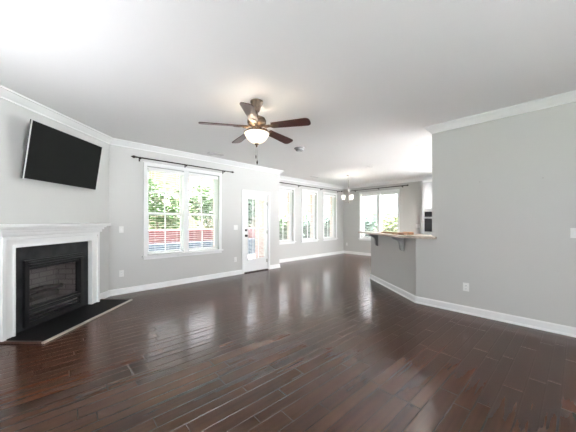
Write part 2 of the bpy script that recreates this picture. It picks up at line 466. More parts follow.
def window(n, label, loc, rotz, wd, z0, z1, units, meet, grid):
    root = thing('window_%d' % n, label, 'window', loc, rotz); root['kind'] = 'structure'
    hw = wd / 2
    c = MB(); cw = .056                                               # casing on three sides
    c.box(-hw - cw, -hw + .004, -.018, 0, z0 - .02, z1, bev=.004); c.box(hw - .004, hw + cw, -.018, 0, z0 - .02, z1, bev=.004)
    c.box(-hw - cw, hw + cw, -.018, 0, z1 - .004, z1 + cw, bev=.004)
    c.box(-hw - cw - .01, hw + cw + .01, -.024, 0, z1 + cw, z1 + cw + .012, bev=.003)
    c.build('window_casing', TRIM, root)
    MB().box(-hw - cw - .025, hw + cw + .025, -.055, .085, z0 - .034, z0 - .006, bev=.006).box(-hw - cw, hw + cw, -.016, 0, z0 - .085, z0 - .034, bev=.004).build('window_sill', TRIM, root)
    fr = MB(); frame_bars(fr, -hw, hw, z0 - .004, z1, .022, .078, .16)
    spans = []
    mull = .11
    if units == 2:
        fr.box(-mull / 2, mull / 2, .01, .16, z0, z1, bev=.003)
        spans = [(-hw + .028, -mull / 2), (mull / 2, hw - .028)]
    else:
        spans = [(-hw + .028, hw - .028)]
    fr.build('window_frame', VINYL, root)
    for (a, b) in spans:
        for (s0, s1, y0, up) in ((meet - .022, z1 - .028, .125, True), (z0 + .026, meet + .022, .092, False)):
            s = MB(); frame_bars(s, a, b, s0, s1, .034, y0, y0 + .03, .003)
            m = (a + b) / 2
            if grid:
                s.box(m - .010, m + .010, y0 + .006, y0 + .024, s0 + .03, s1 - .03)
                if up: s.box(a + .03, b - .03, y0 + .006, y0 + .024, (s0 + s1) / 2 - .010, (s0 + s1) / 2 + .010)
            so = s.build('sash', VINYL, root)
            MB().box(a + .03, b - .03, y0 + .013, y0 + .017, s0 + .03, s1 - .03).build('glass_pane', GLASS, so)
    return root
window(1, 'wide white double window with open blinds left of the door', (sum(W1[:2]) / 2, YA, 0), 0, W1[1] - W1[0], W1[2], W1[3], 2, 1.46, True)
wl = ['tall white nook window nearest the glazed door', 'middle of the three tall nook windows', 'tall white nook window nearest the far corner']
for i, (a, b) in enumerate(BW):
    window(2 + i, wl[i], ((a + b) / 2, YB, 0), 0, b - a, BZ[0], BZ[1], 1, 1.55, True)
window(5, 'white double window on the far end wall above the bar', (XC, sum(CWIN[:2]) / 2, 0), R(-90), CWIN[1] - CWIN[0], CWIN[2], CWIN[3], 2, 1.57, False)

# ------------------------------------------------------------------ blinds
def blind(label, loc, rotz, wd, z0, z1, tilt, y=.038, depth=.05, pitch=.044, group=None, cord=True):
    root = thing('window_blind', label, 'blind', loc, rotz, group)
    hw = wd / 2
    MB().box(-hw, hw, y - .028, y + .028, z1 - .045, z1, bev=.004).box(-hw - .003, hw + .003, y - .036, y - .028, z1 - .062, z1 + .0, bev=.003).build('head_rail', BLIND, root)
    sl = MB(); zz = z1 - .075; c, s = math.cos(R(tilt)), math.sin(R(tilt))
    while zz > z0 + .04:
        d = depth / 2; t = .0014
        sl._add([(-hw + .004, y - d * c, zz - d * s), (hw - .004, y - d * c, zz - d * s), (hw - .004, y + d * c, zz + d * s), (-hw + .004, y + d * c, zz + d * s),
                 (-hw + .004, y - d * c, zz - d * s + 2 * t), (hw - .004, y - d * c, zz - d * s + 2 * t), (hw - .004, y + d * c, zz + d * s + 2 * t), (-hw + .004, y + d * c, zz + d * s + 2 * t)],
                [(3, 2, 1, 0), (4, 5, 6, 7), (0, 1, 5, 4), (1, 2, 6, 5), (2, 3, 7, 6), (3, 0, 4, 7)])
        zz -= pitch
    sl.build('slats', BLIND, root)
    MB().box(-hw + .002, hw - .002, y - .026, y + .026, z0 + .004, z0 + .024, bev=.004).build('bottom_rail', BLIND, root)
    cd = MB()
    for x in ((-hw * .62, hw * .62) if wd > .5 else (0,)):
        cd.tube([(x, y - .027, z0 + .02), (x, y - .027, z1 - .05)], .0014, 6); cd.tube([(x, y + .027, z0 + .02), (x, y + .027, z1 - .05)], .0014, 6)
    cd.build('ladder_cord', BLIND, root)
    if cord:
        MB().tube([(-hw + .05, y - .042, z1 - .05), (-hw + .05, y - .044, z1 - .62)], .0035, 8).build('tilt_wand', BLIND, root)
    return root
hw1 = (W1[1] - W1[0]) / 2; c1 = sum(W1[:2]) / 2
uw = hw1 - .028 - .055
for sgn, side in ((-1, 'left half of the wide window near the television wall'), (1, 'right half of the wide window near the door')):
    blind('white slatted blind in the ' + side, (c1 + sgn * (.055 + uw / 2), YA, 0), 0, uw - .006, W1[2], W1[3] - .03, 2, group=None)
bl = ['white slatted blind in the nook window nearest the door', 'white slatted blind in the middle nook window', 'white slatted blind in the nook window by the far corner']
for i, (a, b) in enumerate(BW):
    blind(bl[i], ((a + b) / 2, YB, 0), 0, b - a - .066, BZ[0], BZ[1] - .03, 6)
uc = (CWIN[1] - CWIN[0]) / 2 - .028 - .055; cc = sum(CWIN[:2]) / 2
for sgn, side in ((1, 'left half of the far end window, beside the chandelier'), (-1, 'right half of the far end window, near the oven cabinet')):
    blind('white slatted blind in the ' + side, (XC, cc + sgn * (.055 + uc / 2), 0), R(-90), uc - .006, CWIN[2], CWIN[3] - .03, 6)

# ------------------------------------------------------------------ door_1
dr = thing('door_1', 'white glazed patio door with dark knob beside the wide window', 'door', ((DOOR[0] + DOOR[1]) / 2, YA, 0)); dr['kind'] = 'structure'
dw = (DOOR[1] - DOOR[0]) / 2
MB().box(-dw - .058, -dw + .004, -.018, 0, 0, DOOR[3], bev=.004).box(dw - .004, dw + .058, -.018, 0, 0, DOOR[3], bev=.004).box(-dw - .058, dw + .058, -.018, 0, DOOR[3] - .004, DOOR[3] + .055, bev=.004) \
    .build('door_casing', TRIM, dr)
MB().box(-dw, -dw + .022, 0, .12, 0, DOOR[3]).box(dw - .022, dw, 0, .12, 0, DOOR[3]).box(-dw, dw, 0, .12, DOOR[3] - .022, DOOR[3]).build('door_jamb', TRIM, dr)
MB().box(-dw + .002, dw - .002, -.02, .13, 0, .022, bev=.005).build('threshold', BRONZE, dr)
GL, GR, GB, GT = -dw + .125, dw - .105, .32, 1.93
lf = MB(); a, b, y0, y1 = -dw + .024, dw - .024, .012, .054
lf.box(a, GL, y0, y1, .026, DOOR[3] - .024).box(GR, b, y0, y1, .026, DOOR[3] - .024).box(GL, GR, y0, y1, .026, GB).box(GL, GR, y0, y1, GT, DOOR[3] - .024)
leaf = lf.build('door_leaf', TRIM, dr)
g = MB(); frame_bars(g, GL - .022, GR + .022, GB - .022, GT + .022, .03, -.004, .012, .004)
for k in (1, 2):
    xm = GL + (GR - GL) * k / 3
    g.box(xm - .008, xm + .008, .036, .050, GB, GT)
g.build('glazing_frame', TRIM, leaf)
MB().box(GL, GR, .052, .056, GB, GT).build('glass_pane', GLASS, leaf)
kb = MB(); Mk = Matrix.Translation((-dw + .072, .012, .945)) @ Matrix.Rotation(R(90), 4, 'X')
kb.lathe([(0, 0), (.032, 0), (.032, .006), (.014, .010), (.012, .030), (.024, .040), (.029, .052), (.024, .064), (0, .068)], 20, Mk)
kb.build('door_knob', BRONZE, leaf)
kb = MB(); kb.lathe([(0, 0), (.030, 0), (.030, .012), (.024, .018), (0, .018)], 20, Matrix.Translation((-dw + .072, .012, 1.083)) @ Matrix.Rotation(R(90), 4, 'X')); kb.box(-dw + .067, -dw + .077, -.022, -.006, 1.068, 1.098, bev=.002)
kb.build('deadbolt', BRONZE, leaf)
for z in (.25, 1.02, 1.78):
    MB().tube([(dw - .024, .004, z - .045), (dw - .024, .004, z + .045)], .007, 8).box(dw - .052, dw - .026, .008, .013, z - .044, z + .044).build('hinge', NICKEL, dr)
blind('white slatted blind hanging on the glazed patio door', ((DOOR[0] + DOOR[1]) / 2 + (GL + GR) / 2, YA, 0), 0, GR - GL - .004, GB - .0, GT, 3, y=.022, depth=.022, pitch=.034, cord=False)
MB_ = None

# ------------------------------------------------------------------ fireplace: local x = -s, room side is -y
fp = thing('fireplace', 'corner gas fireplace with white mantel, black slate face and black hearth', 'fireplace', (XA0, YA, 0), R(45))
def sx0(s): return -s
C0 = 1.041
ms = MB()
ms.box(-1.85, -.233, -.205, 0, 1.228, 1.268, bev=.006)
shelf = ms.build('mantel_shelf', TRIM, fp)
mm = MB()   # stepped mouldings under the shelf
for (d, ex, z0, z1) in ((.165, .075, 1.205, 1.228), (.145, .050, 1.175, 1.205), (.125, .030, 1.135, 1.175)):
    mm.box(-(1.725 + ex), -(.357 - ex), -d, 0, z0, z1, bev=.006)
mm.build('mantel_moulding', TRIM, fp)
sr = MB()
SI0, SI1, ST = .492, 1.590, 1.005
for d, x0, x1, z1 in ((.085, .357, 1.725, 1.135),):
    sr.box(-x1, -SI1, -d, 0, 0, z1, bev=.003); sr.box(-SI0, -x0, -d, 0, 0, z1, bev=.003); sr.box(-SI1, -SI0, -d, 0, ST, z1, bev=.003)
# outer back band and inner bead
sr.box(-1.729, -1.690, -.108, 0, 0, 1.13, bev=.006); sr.box(-.392, -.353, -.108, 0, 0, 1.13, bev=.006); sr.box(-1.690, -.392, -.108, -.08, 1.092, 1.13, bev=.006)
sr.box(-1.610, -1.586, -.096, 0, 0, ST + .02, bev=.006); sr.box(-.496, -.472, -.096, 0, 0, ST + .02, bev=.006); sr.box(-1.6, -.48, -.096, -.02, ST - .004, ST + .02, bev=.006)
sr.build('mantel_surround', TRIM, fp)
sl = MB()
sl.box(-SI1, -FBX[1], -.030, 0, .02, ST); sl.box(-FBX[0], -SI0, -.030, 0, .02, ST); sl.box(-FBX[1], -FBX[0], -.030, 0, FBX[3], ST); sl.box(-FBX[1], -FBX[0], -.030, 0, .02, FBX[2])
sl.build('slate_surround', SLATE, fp)
# insert
fi = MB()
IX0, IX1, IZ0, IZ1 = .622, 1.455, .045, .835
frame_bars(fi, -IX1, -IX0, IZ0, IZ1, .050, -.062, -.025, .004)
ins = fi.build('firebox_frame', BLACKMETAL, fp)
MB().box(-IX1 + .03, -IX0 - .03, -.105, -.055, .760, .785, bev=.006).box(-IX1 + .03, -IX0 - .03, -.080, -.055, .785, .815, bev=.004).build('hood', BLACKMETAL, ins)
lv = MB()
for z in (.105, .150, .195):
    lv.box(-IX1 + .05, -IX0 - .05, -.056, -.03, z, z + .022, bev=.004)
lv.box(-IX1 + .045, -IX0 - .045, -.072, -.04, .225, .243, bev=.006)
lv.build('lower_louvre', BLACKMETAL, ins)
gf = MB(); frame_bars(gf, -1.415, -.665, .245, .745, .028, -.045, .0, .004); gfo = gf.build('glass_frame', BLACKMETAL, fp)
MB().box(-1.39, -.69, -.018, -.014, .27, .72).build('firebox_glass', FIREGLASS, gfo)
bx = MB()
bx.box(-1.419, -.661, .30, .32, .07, .735).box(-1.419, -1.40, .0, .30, .07, .735).box(-.68, -.661, .0, .30, .07, .735).box(-1.419, -.661, 0, .30, .062, .08).box(-1.419, -.661, 0, .30, .72, .735)
bx.build('firebox_lining', FIREBRICK, fp)
for (xa, ya, xb, yb, z, r) in ((-1.32, .16, -.78, .20, .30, .045), (-1.22, .10, -.88, .13, .33, .035), (-1.20, .19, -.82, .08, .40, .03)):
    MB().tube([(xa, ya, z), ((xa + xb) / 2, (ya + yb) / 2 + .01, z + .012), (xb, yb, z)], [r, r * 1.1, r * .9], 10).build('gas_log', LOG, fp)
hs = MB(); hs.box(-1.700, -.255, -.525, 0, 0, .020, bev=.003)
hearth = hs.build('hearth_slab', HEARTH, fp)
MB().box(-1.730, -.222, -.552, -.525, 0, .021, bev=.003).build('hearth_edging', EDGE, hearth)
MB().box(-1.730, -1.700, -.525, -.03, 0, .021, bev=.003).build('hearth_side_trim', DARKWOOD, hearth)
MB().box(-.255, -.222, -.525, -.03, 0, .021, bev=.003).build('hearth_side_trim', DARKWOOD, hearth)

# ------------------------------------------------------------------ television on tilting mount
tv = thing('television', 'flat black wall television tilted down above the mantel', 'television', (XA0, YA, 0), R(45))
ang = math.atan2(.105, .685)
Mt = Matrix.Translation((0, -.095, 1.789)) @ Matrix.Rotation(ang, 4, 'X')
TX0, TX1, TH = -1.512, -.426, .686
MB().box(TX0, TX1, 0, .022, 0, TH, M=Mt, bev=.004).build('television_body', BLACKPL, tv)
bz = MB(); frame_bars(bz, TX0 - .002, TX1 + .002, -.003, TH + .002, .008, -.006, .006, .002)
MBf = bz
for v in MBf.bm.verts: v.co = Mt @ v.co
bz.build('bezel', SILVER, tv)
MB().box(TX0 + .008, TX1 - .008, -.004, .004, .012, TH - .008, M=Mt).build('screen', SCREEN, tv)
MB().box(-1.15, -.79, -.018, 0, 1.98, 2.30, bev=.004).box(-1.10, -1.06, -.115, -.018, 2.0, 2.30).box(-.88, -.84, -.115, -.018, 2.0, 2.30).build('wall_mount', BLACKMETAL, tv)

# ------------------------------------------------------------------ curtain rods
def rod(label, loc, rotz, x0, x1, z, brackets, y=-.085, fin=(True, True)):
    root = thing('curtain_rod', label, 'curtain rod', loc, rotz)
    MB().tube([(x0, y, z), (x1, y, z)], .0125, 12).build('rod', BRONZE, root)
    for x, s, f in ((x0, -1, fin[0]), (x1, 1, fin[1])):
        if f:
            MB().lathe([(0, 0), (.014, 0), (.018, .008), (.012, .016), (.014, .024), (.026, .048), (.022, .066), (.010, .086), (0, .105)], 14,
                       Matrix.Translation((x, y, z)) @ Matrix.Rotation(R(90 * s), 4, 'Y')).build('finial', BRONZE, root)
    for x in brackets:
        MB().box(x - .012, x + .012, -.006, 0, z - .055, z + .02, bev=.002).tube([(x, 0, z - .02), (x, y, z - .022)], .007, 8).tube([(x, y, z - .024), (x, y, z + .002)], .0165, 12).build('bracket', BRONZE, root)
    return root
rod('dark curtain rod with finials above the wide window', (0, YA, 0), 0, 1.28, 3.235, 2.475, (1.335, 2.19, 3.075))
rod('long dark curtain rod above the three nook windows', (0, YB, 0), 0, 4.98, 8.72, 2.525, (5.12, 6.30, 7.50, 8.60))
rod('dark curtain rod above the far end window', (XC, 0, 0), R(-90), -5.52, -3.42, 2.535, (-5.40, -4.42, -3.55))

# ------------------------------------------------------------------ ceiling fan
fx, fy = 1.875, 2.462
fan = thing('ceiling_fan', 'bronze ceiling fan with five cherry blades and lit glass bowl', 'ceiling fan', (fx, fy, H))
MB().lathe([(0, 0), (.078, 0), (.078, -.016), (.070, -.03), (.048, -.075), (.034, -.112), (.030, -.122), (0, -.122)], 28).build('canopy', BRASS, fan)
MB().lathe([(.0, -.11), (.014, -.11), (.014, -.19), (0, -.19)], 14).build('downrod', BRASS, fan)
MB().lathe([(0, -.165), (.022, -.165), (.026, -.178), (.060, -.186), (.100, -.205), (.112, -.230), (.112, -.262), (.098, -.285), (.060, -.296), (.055, -.318), (0, -.318)], 32).build('motor_housing', BRASS, fan)
BZ_ = -.305
def blade_mesh():
    b = MB(); r0, r1, n = .20, .665, 10
    pts = []
    def hwid(r):
        return .052 + .020 * (r - r0) / (r1 - r0)
    top = [(r0 + (r1 - .05 - r0) * i / 8, hwid(r0 + (r1 - .05 - r0) * i / 8)) for i in range(9)]
    hwE = hwid(r1 - .05); arc = [(r1 - .05 + .05 * math.sin(a), hwE * math.cos(a) ** .6) for a in [R(15 * k) for k in range(1, 6)]]
    up = top + arc + [(r1, 0)]
    poly = up + [(x, -y) for x, y in reversed(up[:-1])]
    b.prism(poly, -.004, .004)
    Mp = Matrix.Rotation(R(-12), 4, 'X')
    for v in b.bm.verts: v.co = Mp @ v.co
    return b
def iron_mesh():
    b = MB()
    b.box(.055, .20, -.014, .014, -.004, .008, bev=.003); b.prism([(.17, -.018), (.205, -.042), (.265, -.030), (.285, 0), (.265, .030), (.205, .042), (.17, .018)], -.012, -.005, M=Matrix.Rotation(R(-12), 4, 'X'), bev=.001)
    b.tube([(.09, 0, .004), (.12, 0, -.012), (.17, 0, -.010)], .012, 8)
    return b
b0 = blade_mesh().build('blade', CHERRY, fan); i0 = iron_mesh().build('blade_iron', BRASS, b0)
def bulb(p, e, col):
    l = bpy.data.lights.new('bulb', 'POINT'); l.energy = e; l.color = col; l.shadow_soft_size = .04
    o = bpy.data.objects.new('bulb', l); o.location = p; COL.objects.link(o)
bulb((fx + .07, fy + .07, H - .415), .9, (1, .86, .68)); bulb((fx - .09, fy + .03, H - .415), .9, (1, .86, .68))
for k in range(5):
    bb = b0 if k == 0 else copy_tree(b0, fan)
    bb.location = (0, 0, BZ_ + .0); bb.rotation_euler = (0, R(2.0), R(52 + 72 * k - 44.27))
lf_ = MB().lathe([(0, -.318), (.050, -.318), (.066, -.326), (.066, -.345), (.045, -.360), (.030, -.40), (0, -.40)], 28)
lf_.lathe([(.146, -.372), (.154, -.374), (.154, -.384), (.146, -.386), (.146, -.372)], 36)
for k in range(4):
    lf_.tube([(.05, 0, -.335), (.085, 0, -.325), (.118, 0, -.338), (.148, 0, -.376)], [.010, .008, .007, .006], 8, M=Matrix.Rotation(R(45 + 90 * k), 4, 'Z'))
lf_.build('light_fitter', BRASS, fan)
MB().lathe([(.140, -.374), (.147, -.377), (.148, -.388), (.138, -.412), (.114, -.450), (.078, -.485), (.040, -.505), (0, -.510)], 36).build('glass_bowl', FROST, fan)
MB().lathe([(0, -.506), (.026, -.508), (.024, -.518), (.012, -.526), (.012, -.540), (.005, -.550), (0, -.552)], 18).build('finial', BRASS, fan)
for dx_, zt in ((-.012, -.645), (.006, -.712)):
    c = MB(); c.tube([(dx_, 0, -.54), (dx_, 0, zt)], .0014, 6)
    for q in range(int((abs(zt) - .54) / .02)): pass
    ch = c.build('pull_chain', BRASS, fan)
    MB().lathe([(0, zt + .006), (.004, zt + .004), (.009, zt - .012), (.008, zt - .03), (.003, zt - .045), (0, zt - .046)], 12, Matrix.Translation((dx_, 0, 0))).build('chain_fob', BRONZE, ch)

# ------------------------------------------------------------------ chandelier
cd = thing('chandelier', 'small nickel chandelier with white glass shades in the dining nook', 'chandelier', (6.83, 4.33, H))
MB().lathe([(0, 0), (.065, 0), (.062, -.014), (.030, -.030), (.012, -.036), (0, -.036)], 24).build('canopy', NICKEL, cd)
st = MB(); st.tube([(0, 0, -.03), (0, 0, -.56)], .006, 10)
for z in (-.18, -.34): st.lathe([(0, z + .012), (.010, z + .010), (.010, z - .010), (0, z - .012)], 12)
st.build('stem', NICKEL, cd)
MB().lathe([(0, -.55), (.012, -.55), (.018, -.60), (.012, -.66), (.014, -.78), (.030, -.81), (.034, -.83), (.018, -.855), (.008, -.875), (0, -.88)], 20).build('hub', NICKEL, cd)
def arm_parts(a):
    M = Matrix.Rotation(a, 4, 'Z'); r = .155
    ar = MB(); ar.tube([(.02, 0, -.82), (.06, 0, -.845), (.11, 0, -.84), (.145, 0, -.81), (r, 0, -.775)], .007, 10, M=M); ar.lathe([(0, -.78), (.022, -.78), (.026, -.765), (.018, -.755), (0, -.755)], 16, M=M @ Matrix.Translation((r, 0, 0)))
    ao = ar.build('arm', NICKEL, cd)
    q = M @ Vector((r, 0, -.66)); bulb((6.83 + q.x, 4.33 + q.y, H + q.z), 1.3, (1, .95, .88))
    MB().lathe([(.0, -.757), (.036, -.757), (.046, -.745), (.056, -.625), (.052, -.625), (.042, -.740), (0, -.750)], 22, M=M @ Matrix.Translation((r, 0, 0))).build('lamp_shade', SHADE, ao)
for th_ in (172, 52, 292): arm_parts(R(th_ - 44.27))

# ------------------------------------------------------------------ ceiling fittings
def vent(label, x, y):
    r = thing('ceiling_vent', label, 'vent', (x, y, H))
    f = MB(); frame_bars(f, -.17, .17, -.065, .065, .022, -.008, 0, .002)
    for v in f.bm.verts: v.co = Vector((v.co.x, v.co.z, v.co.y))
    f.build('vent_frame', VENT, r)
    MB().box(-.15, .15, -.045, .045, -.0015, -.0004).build('vent_backing', VOID, r)
    s = MB()
    for i in range(6):
        yy = -.038 + i * .0152
        s.box(-.15, .15, -.006, .006, -.0008, .0008, M=Matrix.Translation((0, yy, -.0055)) @ Matrix.Rotation(R(35), 4, 'X'))
    s.build('louvres', VENT, r)
vent('white ceiling vent above the wide window', 2.69, 4.965)
vent('white ceiling vent above the nook windows, beyond the fan', 6.36, 5.27)
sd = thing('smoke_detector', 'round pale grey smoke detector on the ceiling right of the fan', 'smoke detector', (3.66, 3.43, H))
MB().lathe([(0, 0), (.105, 0), (.105, -.012), (.098, -.018), (0, -.018)], 28).build('base', SHADEPL, sd)
MB().lathe([(0, -.018), (.080, -.018), (.080, -.030), (.070, -.050), (.050, -.058), (0, -.058)], 28).build('cover', SHADEPL, sd)
def downlight(label, x, y, lit):
    r = thing('recessed_light', label, 'ceiling light', (x, y, H))
    MB().lathe([(.068, -.002), (.070, -.008), (.092, -.006), (.096, 0), (.068, 0), (.068, -.002)], 32).build('trim_ring', VENT, r)
    MB().lathe([(0, -.0025), (.069, -.0025), (.069, -.0005), (0, -.0005)], 32).build('lens', LAMPLENS if lit else VENT, r)
    return r
downlight('lit round recessed light near the end of the right wall', 5.21, 1.72, True)
downlight('unlit round recessed light above the breakfast bar side', 6.22, 3.32, False)
def spot(x, y, p):
    l = bpy.data.lights.new('recessed_lamp', 'SPOT'); l.energy = p; l.spot_size = R(150); l.spot_blend = .8; l.shadow_soft_size = .06; l.color = (1, .95, .88)
    o = bpy.data.objects.new('recessed_lamp', l); o.location = (x, y, H - .02); COL.objects.link(o)
spot(5.21, 1.72, 5)
for x, y in ((6.6, .9), (7.6, 2.2), (6.6, -.8)):           # added kitchen fill lamps, unseen behind the right wall
    downlight('added round kitchen fill light, unseen behind the right wall', x, y, True)['group'] = 'added kitchen fill lights'
    spot(x, y, 60)

# ------------------------------------------------------------------ switches and outlets (room side local -y)
def switch(label, loc, rotz, gangs=1):
    r = thing('light_switch', label, 'switch', loc, rotz); w_ = .035 + .023 * (gangs - 1)
    MB().box(-w_, w_, -.006, 0, -.057, .057, bev=.003).build('cover_plate', PLATE, r)
    for g_ in range(gangs):
        x = (g_ - (gangs - 1) / 2) * .046
        MB().box(x - .008, x + .008, -.010, -.005, -.018, .018, bev=.002).build('rocker', TRIM, r)
def outlet(label, loc, rotz):
    r = thing('wall_outlet', label, 'outlet', loc, rotz)
    MB().box(-.036, .036, -.006, 0, -.058, .058, bev=.003).build('cover_plate', PLATE, r)
    for z in (-.022, .022):
        f = MB().box(-.016, .016, -.009, -.005, z - .014, z + .014, bev=.004).build('receptacle', TRIM, r)
        MB().box(-.008, -.005, -.0098, -.0085, z - .005, z + .006).box(.005, .008, -.0098, -.0085, z - .004, z + .006).box(-.002, .002, -.0098, -.0085, z - .011, z - .007).build('slot', SLOT, f)
switch('white switch plate between the mantel and the wide window', (1.048, YA, 1.156), 0)
switch('white double switch plate left of the patio door', (3.425, YA, 1.156), 0, 2)
switch('white switch plate at the photo\'s right edge on the plain wall', (XD, -.199, 1.166), R(-90))
switch('white switch plate on the end wall above the counter boards', (XC, 3.06, 1.157), R(-90), 2)
outlet('white outlet low on the wall beside the hearth', (1.051, YA, .369), 0)
outlet('white outlet low on the wall left of the patio door', (3.418, YA, .374), 0)
outlet('white outlet low on the plain right wall', (XD, .823, .373), R(-90))
outlet('white outlet low on the end wall by the nook corner', (XC, 5.80, .386), R(-90))
for lb, y, z in (('tiny bare nail in the right wall nearer its free edge', .664, 1.836), ('tiny bare nail in the right wall nearer the photo edge', .055, 1.816)):
    n_ = MB(); n_.lathe([(0, 0), (.0025, 0), (.0025, .014), (.006, .014), (.006, .017), (0, .018)], 10, Matrix.Rotation(R(-90), 4, 'Y'))
    tag(n_.build('nail', NICKEL, loc=(XD, y, z)), lb, 'nail')

# ------------------------------------------------------------------ breakfast bar
CT = [(4.232, 1.19), (XD - .004, 1.19), (XD - .004, DEND + .004), (4.78, DEND + .004), (4.80, 1.53), (5.80, 2.80), (5.77, 2.92), (5.49, 3.17), (5.405, 3.165), (4.235, 1.745)]
tag(MB().prism(CT, 1.03, 1.07, bev=.006).build('countertop', GRANITE), 'angled beige speckled stone countertop on the half wall', 'countertop')
def corbel(label, s):
    # s measured from the free end of the half wall
    x, y = PEN0[0] + dv.x * s, PEN0[1] + dv.y * s
    r = thing('corbel', label, 'corbel', (x, y, 0), math.atan2(nv.y, nv.x) + R(90), 'corbels under the bar overhang')   # local -y towards the room
    prof = [(0, 1.03), (.185, 1.03), (.185, 1.005), (.172, .995)]
    for k in range(9):
        a = R(90 * k / 8); prof.append((.165 - .105 * math.sin(a), .985 - .105 * (1 - math.cos(a))))
    prof += [(.058, .86), (.050, .815), (.038, .795), (.0, .78)]
    b = MB(); t = .032
    vs = [(-t, -d, z) for d, z in prof] + [(t, -d, z) for d, z in prof]; k = len(prof)
    fs = [tuple(range(k)), tuple(range(2 * k - 1, k - 1, -1))] + [(i, (i + 1) % k, k + (i + 1) % k, k + i) for i in range(k)]
    b._add(vs, fs)
    b.build('bracket_body', CORBEL, r)
    MB().box(-.040, .040, -.195, 0, 1.012, 1.0298, bev=.003).build('cap_plate', CORBEL, r)
corbel('grey scrolled corbel at the free end of the bar', .34)
corbel('grey scrolled corbel nearest the right wall', 1.345)

def on_counter(t, off): return (5.42 - .629 * t + nv.x * off, 2.82 - .777 * t + nv.y * off)
angc = math.atan2(dv.y, dv.x)
x, y = on_counter(.86, -.02); b = MB(); b.box(-.30, .30, -.05, .05, 0, .028, bev=.006)
tag(b.build('wooden_board', BOARD, loc=(x, y, 1.0702), rotz=angc + R(6)), 'long tan wooden board lying on the countertop', 'board')
x, y = on_counter(1.30, -.10); b = MB(); b.box(-.13, .13, -.045, .045, 0, .045, bev=.008)
tag(b.build('wooden_block', BOARD, loc=(x, y, 1.0702), rotz=angc - R(10)), 'short tan wooden block on the countertop nearest the right wall', 'block')
x, y = on_counter(1.32, .08); b = MB(); b.box(-.12, .12, -.035, .035, 0, .016, bev=.005)
tag(b.build('wooden_strip', BOARD, loc=(x, y, 1.0702), rotz=angc + R(25)), 'thin tan wooden strip in front of the short block', 'strip')

# ------------------------------------------------------------------ kitchen oven cabinet
kc = thing('oven_cabinet', 'tall pale grey kitchen cabinet housing the black wall oven', 'cabinet', (8.40, 2.715, 0), R(-90))   # local x runs towards -y
CW = .84
bd = MB(); bd.box(0, .03, 0, XC - 8.40 - .001, 0, 2.50).box(CW - .03, CW, 0, XC - 8.40 - .001, 0, 2.50).box(.03, CW - .03, .02, XC - 8.40 - .001, 1.66, 2.50).box(.03, CW - .03, .02, XC - 8.40 - .001, 0, .96).box(.03, CW - .03, .50, XC - 8.40 - .001, .96, 1.66)
bd.build('cabinet_body', CABINET, kc)
MB().sweep([(0, XC - 8.40 - .001), (0, 0), (CW, 0), (CW, XC - 8.40 - .001)][::-1], [(0, 2.50), (.012, 2.50), (.045, 2.555), (.052, 2.575), (0, 2.575)]).build('cabinet_crown', TRIM, kc)
def shaker(x0, x1, z0, z1, nm, hz):
    d = MB(); frame_bars(d, x0, x1, z0, z1, .055, -.004, .018, .002); d.box(x0 + .05, x1 - .05, .006, .016, z0 + .05, z1 - .05)
    o = d.build(nm, CABINET, kc)
    xx = x1 - .03 if hz > 0 else x0 + .03
    MB().tube([(xx, -.03, z0 + .06), (xx, -.03, z0 + .18)], .005, 8).tube([(xx, -.03, z0 + .07), (xx, .0, z0 + .07)], .004, 8).tube([(xx, -.03, z0 + .17), (xx, .0, z0 + .17)], .004, 8).build('handle', NICKEL, o)
shaker(.033, CW / 2 - .002, 1.675, 2.49, 'cabinet_door', 1); shaker(CW / 2 + .002, CW - .033, 1.675, 2.49, 'cabinet_door', -1)
shaker(.033, CW - .033, .10, .94, 'cabinet_door', 1)
ov = thing('wall_oven', 'black glass and steel double wall oven in the tall cabinet', 'oven', (8.40, 2.715, 0), R(-90))
MB().box(.032, CW - .032, -.004, .49, .962, 1.655, bev=.003).build('oven_body', STEEL, ov)
MB().box(.06, CW - .06, -.012, -.004, 1.445, 1.60, bev=.003).build('control_panel', OVENGLASS, ov)
od = MB().box(.05, CW - .05, -.022, -.004, .985, 1.43, bev=.004).build('oven_door', STEEL, ov)
MB().box(.062, CW - .062, -.026, -.020, .998, 1.395, bev=.003).build('oven_glass', OVENGLASS, od)
MB().tube([(.09, -.06, 1.405), (CW - .09, -.06, 1.405)], .010, 10).tube([(.11, -.06, 1.405), (.11, -.02, 1.405)], .006, 8).tube([(CW - .11, -.06, 1.405), (CW - .11, -.02, 1.405)], .006, 8).build('oven_handle', STEEL, od)

# ------------------------------------------------------------------ outdoors
struct(MB().prism([(XL - .2, YA + TW), (XA1 - .17, YA + TW), (XA1 - .17, YB + TW), (XC + TW, YB + TW), (XC + TW, 1.5), (XC + TW + 1.4, 1.5), (XC + TW + 1.4, YB + TW + 1.4), (XA1 - .6, YB + TW + 1.4), (XA1 - .6, YA + TW + 1.6), (XL - .2, YA + TW + 1.6)], H + .01, H + .16).build('trim_3', TRIM), 'unseen white roof eave added to shade the patio', 'eave')  # overhang added out of view to keep sun off the patio near the door
GZ = -.22
struct(MB().box(-30, 45, -30, 45, GZ - .3, GZ).build('ground', LAWN), 'green lawn around the house', 'lawn')
struct(MB().box(XL - .2, 4.6, YA + TW + .002, 9.5, GZ, GZ + .05).box(4.6, 13.2, YB + TW + .002, 9.5, GZ, GZ + .05).box(XC + TW + .002, 13.2, 2, YB + TW + .002, GZ, GZ + .05).build('patio', PATIO), 'pale concrete patio outside the glazed door', 'patio')
struct(MB().box(-30, XL - .2, -30, 6.0, GZ, GZ + .05).build('unseen_side_ground', DIMGROUND))  # unseen ground kept dim to limit bounce onto the ceiling
struct(MB().box(XL - .2, XC + .35, -30, YR - .2, GZ, GZ + .05).build('rear_bounce_ground', BOUNCEPAVE))  # unseen light ground added to bounce sun in through the rear openings
